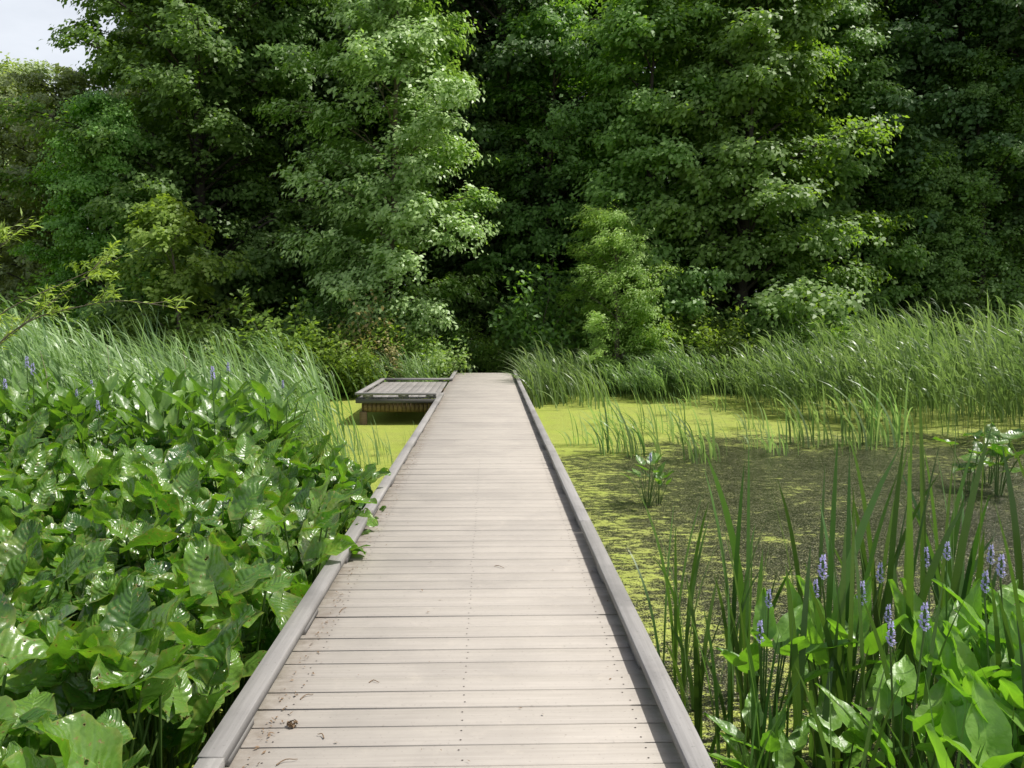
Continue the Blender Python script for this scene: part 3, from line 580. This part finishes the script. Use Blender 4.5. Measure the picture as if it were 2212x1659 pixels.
def spike_mesh():
    rg=np.random.default_rng(5); g=Geo(); n=120; t=rg.random(n); a=rg.uniform(0,6.28,n); r=0.009*(1-0.5*t)
    P=np.stack([r*np.cos(a),r*np.sin(a),t*0.085],-1); out=np.stack([np.cos(a),np.sin(a),0.5+0*a],-1)
    V,Q=leafquads(P,rg.normal(0,1,(n,3)),out+rg.normal(0,.3,(n,3)),rg.uniform(0.008,0.015,n)*(1.1-0.4*t),rg.uniform(0.005,0.009,n)); g.add(V,Q,rg.random(n))
    V,Q=tube([(0,0,-0.03),(0,0,0.04),(0,0,0.092)],[0.004,0.005,0.002],5); g.add(V,Q,0.5,m=1)
    return g.mesh("flower_spike",[M_pet,M_stem])
SPK=spike_mesh()
def pick_plant(seed,n=9,H=0.85,Lr=(0.15,0.24),upr=(0.5,1.35),mat=None):
    rg=np.random.default_rng(seed); g=Geo()
    for k in range(n):
        az=k*2.4+rg.normal(0,.4); r=rg.uniform(0.04,0.26); h=H*rg.uniform(0.55,1.0)
        tip=np.array([math.cos(az)*r,math.sin(az)*r,h]); stem(g,(0.03*math.cos(az),0.03*math.sin(az),-0.1),tip,0.15,0.006,0.004,1)
        pit=rg.uniform(*upr); a2=az+rg.normal(0,.4); d=np.array([math.cos(a2)*math.cos(pit),math.sin(a2)*math.cos(pit),math.sin(pit)])
        up=np.array([-math.cos(a2)*math.sin(pit),-math.sin(a2)*math.sin(pit),math.cos(pit)])+rg.normal(0,.15,3)
        Ls=rg.uniform(*Lr); bigleaf(g,tip,d,up,Ls,Ls*rg.uniform(0.45,0.6),rg,'lance',rg.random(),wave=0.02,cup=rg.uniform(0.2,0.6),droop=rg.uniform(0.05,0.3))
    return g.mesh("pickerelweed_plant",[mat or M_pick,M_stem],True)
PP=[pick_plant(80+k,11,mat=M_pickm) for k in range(4)]; PR=[pick_plant(90+k,12,0.72,(0.17,0.26),(0.4,1.35)) for k in range(4)]
def spikes(par,x,y,flw,s=1.0):
    for (fx,fy,fz) in flw:
        g=Geo(); stem(g,(0,0,-0.05),((fx-x),(fy-y),fz-WZ-0.02),0.1,0.005,0.004,0)
        link("flower_stalk",g.mesh("flower_stalk",[M_stem]),parent=par); link("flower_spike",SPK,(fx-x,fy-y,fz-WZ),0,s*rng.uniform(0.85,1.2),parent=par)
GP="blue-flowered pickerelweed plants in the pond"
fl=[(1680,1330,3.5),(1800,1265,3.5),(1785,1310,3.8),(1890,1325,3.6),(1960,1420,3.0),(2035,1385,3.0),(2170,1300,3.2),(2080,1225,3.6),(1930,1275,3.8),(1662,1410,3.4),(2205,1265,3.4),(2032,1240,4.0),(1952,1370,3.4),(2180,1235,3.7)]
flw=[[PX(a,d),d,1.57-(b-686)/1782*d] for a,b,d in fl]
plants=[(1.25,3.6),(1.45,3.25),(1.62,3.65),(1.55,2.95),(1.85,3.3),(1.85,2.8),(2.1,3.6),(2.15,3.1),(2.4,3.4),(2.35,2.9),(1.45,2.7),(2.7,3.7),(1.12,3.15),(2.0,2.5),(1.7,2.5),(2.6,3.2),(2.45,3.9),(2.25,3.35),(2.0,3.05)]
asg={i:[] for i in range(len(plants))}
for f in flw:
    k=min(range(len(plants)),key=lambda i:(plants[i][0]-f[0])**2+(plants[i][1]-f[1])**2); asg[k].append(f)
for i,(x,y) in enumerate(plants):
    o=link("pickerelweed_plant",PR[i%4],(x,y,WZ),0,1,label="pickerelweed with bright green lance leaves"+(" and violet flower spikes" if asg[i] else ""),cat="water plant",group=GP)
    if asg[i]: spikes(o,x,y,asg[i],1.0)
    else:
        o.rotation_euler=(0,0,i*1.3)
        o.scale=(0.75,0.75,0.6) if x<1.5 else (1.05,1.05,1.1 if x>2.0 else 1)
for (px,by,s,fs) in ((1405,1100,0.85,[(1411,1000)]),(1430,1095,.6,[])):
    d=2.12*1782/(by-686); x=PX(px,d)
    o=link("pickerelweed_plant",PP[rng.integers(3)],(x,d,WZ),rng.uniform(0,6),1,label="small pickerelweed plant alone in dark water",cat="water plant",group=GP); o.scale=(s,s,s*0.7); 
    if fs:
        o.rotation_euler=(0,0,0); o.scale=(0.9,0.9,0.62)
        g=Geo(); zz=(1.57-(fs[0][1]-686)/1782*d-WZ)/0.62; stem(g,(0,0,-0.05),(0.03,0,zz),0.1,0.005,0.004,0); link("flower_stalk",g.mesh("flower_stalk",[M_stem]),parent=o); link("flower_spike",SPK,(0.03,0,zz),0,(1.2,1.2,1.7),parent=o)
n=0
while n<100:
    y=rng.uniform(8.4,12.6); x=rng.uniform(-0.62*y,-0.22*y)
    if x>-0.24*y-0.1: continue
    s=rng.uniform(1.05,1.5); o=link("pickerelweed_plant",PP[n%4],(x,y,WZ),rng.uniform(0,6.28),s,label="tall pickerelweed with upright glossy leaves",cat="water plant",group=GP); n+=1
    if n%9==5: 
        g=Geo(); stem(g,(0,0,-0.05),(0.02,0,1.02),0.1,0.005,0.004,0); link("flower_stalk",g.mesh("flower_stalk",[M_stem]),parent=o); link("flower_spike",SPK,(0.02,0,1.02),0,1.1,parent=o)

# ------------------------------------------------------------------ willow sapling reaching in from the side
g=Geo(); tg=Geo(); rg=np.random.default_rng(11)
def branch(P,r0,leaves,depth=0):
    P=np.array(P,float); t=np.linspace(0,len(P)-1,len(P)*5); i0=np.clip(t.astype(int),0,len(P)-2); C=P[i0]+(P[i0+1]-P[i0])*(t-i0)[:,None]
    for _ in range(3): C[1:-1]=(C[:-2]+C[1:-1]*2+C[2:])/4
    V,Q=tube(C,r0*(1.1-0.95*np.linspace(0,1,len(C))),5); tg.add(V,Q)
    m=leaves; f=rg.uniform(0.25,1,m)*(len(C)-1); i=np.clip(f.astype(int),0,len(C)-2); c=C[i]+(C[i+1]-C[i])*(f-i)[:,None]; T=nrm(C[i+1]-C[i])
    ll=rg.uniform(0.06,0.12,m); V,Q=leafquads(c,rg.normal(0,.5,(m,3))+[0,-0.2,0.8],T+rg.normal(0,.55,(m,3))+[0,0,0.1],ll,ll*0.17); g.add(V,Q,0.3+0.7*rg.random(m))
    if depth<1:
        for k in range(8):
            j=int(rg.uniform(0.3,0.95)*(len(C)-1)); a=C[j]; dd=T[0]*0.4+nrm(rg.normal(0,1,3)+[0.2,0,0.6])*0.5; l=rg.uniform(0.25,0.6); branch([a,a+dd*l*0.5,a+dd*l+[0,0,-0.03]],r0*0.35,26,1)
wx,wy=-5.6,8.0
for P in ([(0,0,0),(0.25,0,1.2),(0.9,0,2.15),(1.6,-.05,2.45),(2.35,0,2.8)],[(0,0,0),(0.3,0.1,1.3),(1.1,0.1,2.1),(2.0,0.1,2.3),(2.65,0.15,2.2)],[(0,0,0),(0.0,0.2,1.6),(0.5,0.3,2.5),(1.1,0.2,3.1)],[(0,0,0),(0.1,-0.2,1.5),(0.7,-0.2,2.4),(1.4,-0.2,3.05)],[(0,0,0),(-0.3,0,1.5),(-0.6,0.2,2.8)],[(0,0,0),(0.5,0.2,1.6),(1.2,0.3,2.2),(1.7,0.4,2.6)]):
    branch(P,0.011,44)
e=link("willow_sapling",None,(wx,wy,WZ),label="young willow with thin arching twigs and narrow bright leaves",cat="sapling")
link("trunk",tg.mesh("willow_trunk",[M_barkl]),parent=e); link("crown",g.mesh("willow_crown",[M_leafY]),parent=e)
for (px,d,h,l) in ((225,11,1.75,0.10),(120,10.5,1.7,-.12),(395,13,1.6,.05)):
    t=np.linspace(0,1,7); P=np.stack([l*t**1.5-0.05*np.sin(t*6),0*t,h*t],-1); V,Q=tube(P,0.006*(1.1-0.7*t),5); gg=Geo(); gg.add(V,Q); link("dry_stalk",gg.mesh("dry_stalk",[M_straw]),(PX(px,d),d,WZ),label="thin bleached dead stalk among the reeds",cat="dry stalk",group="dry stalks in the reeds")
print("done")
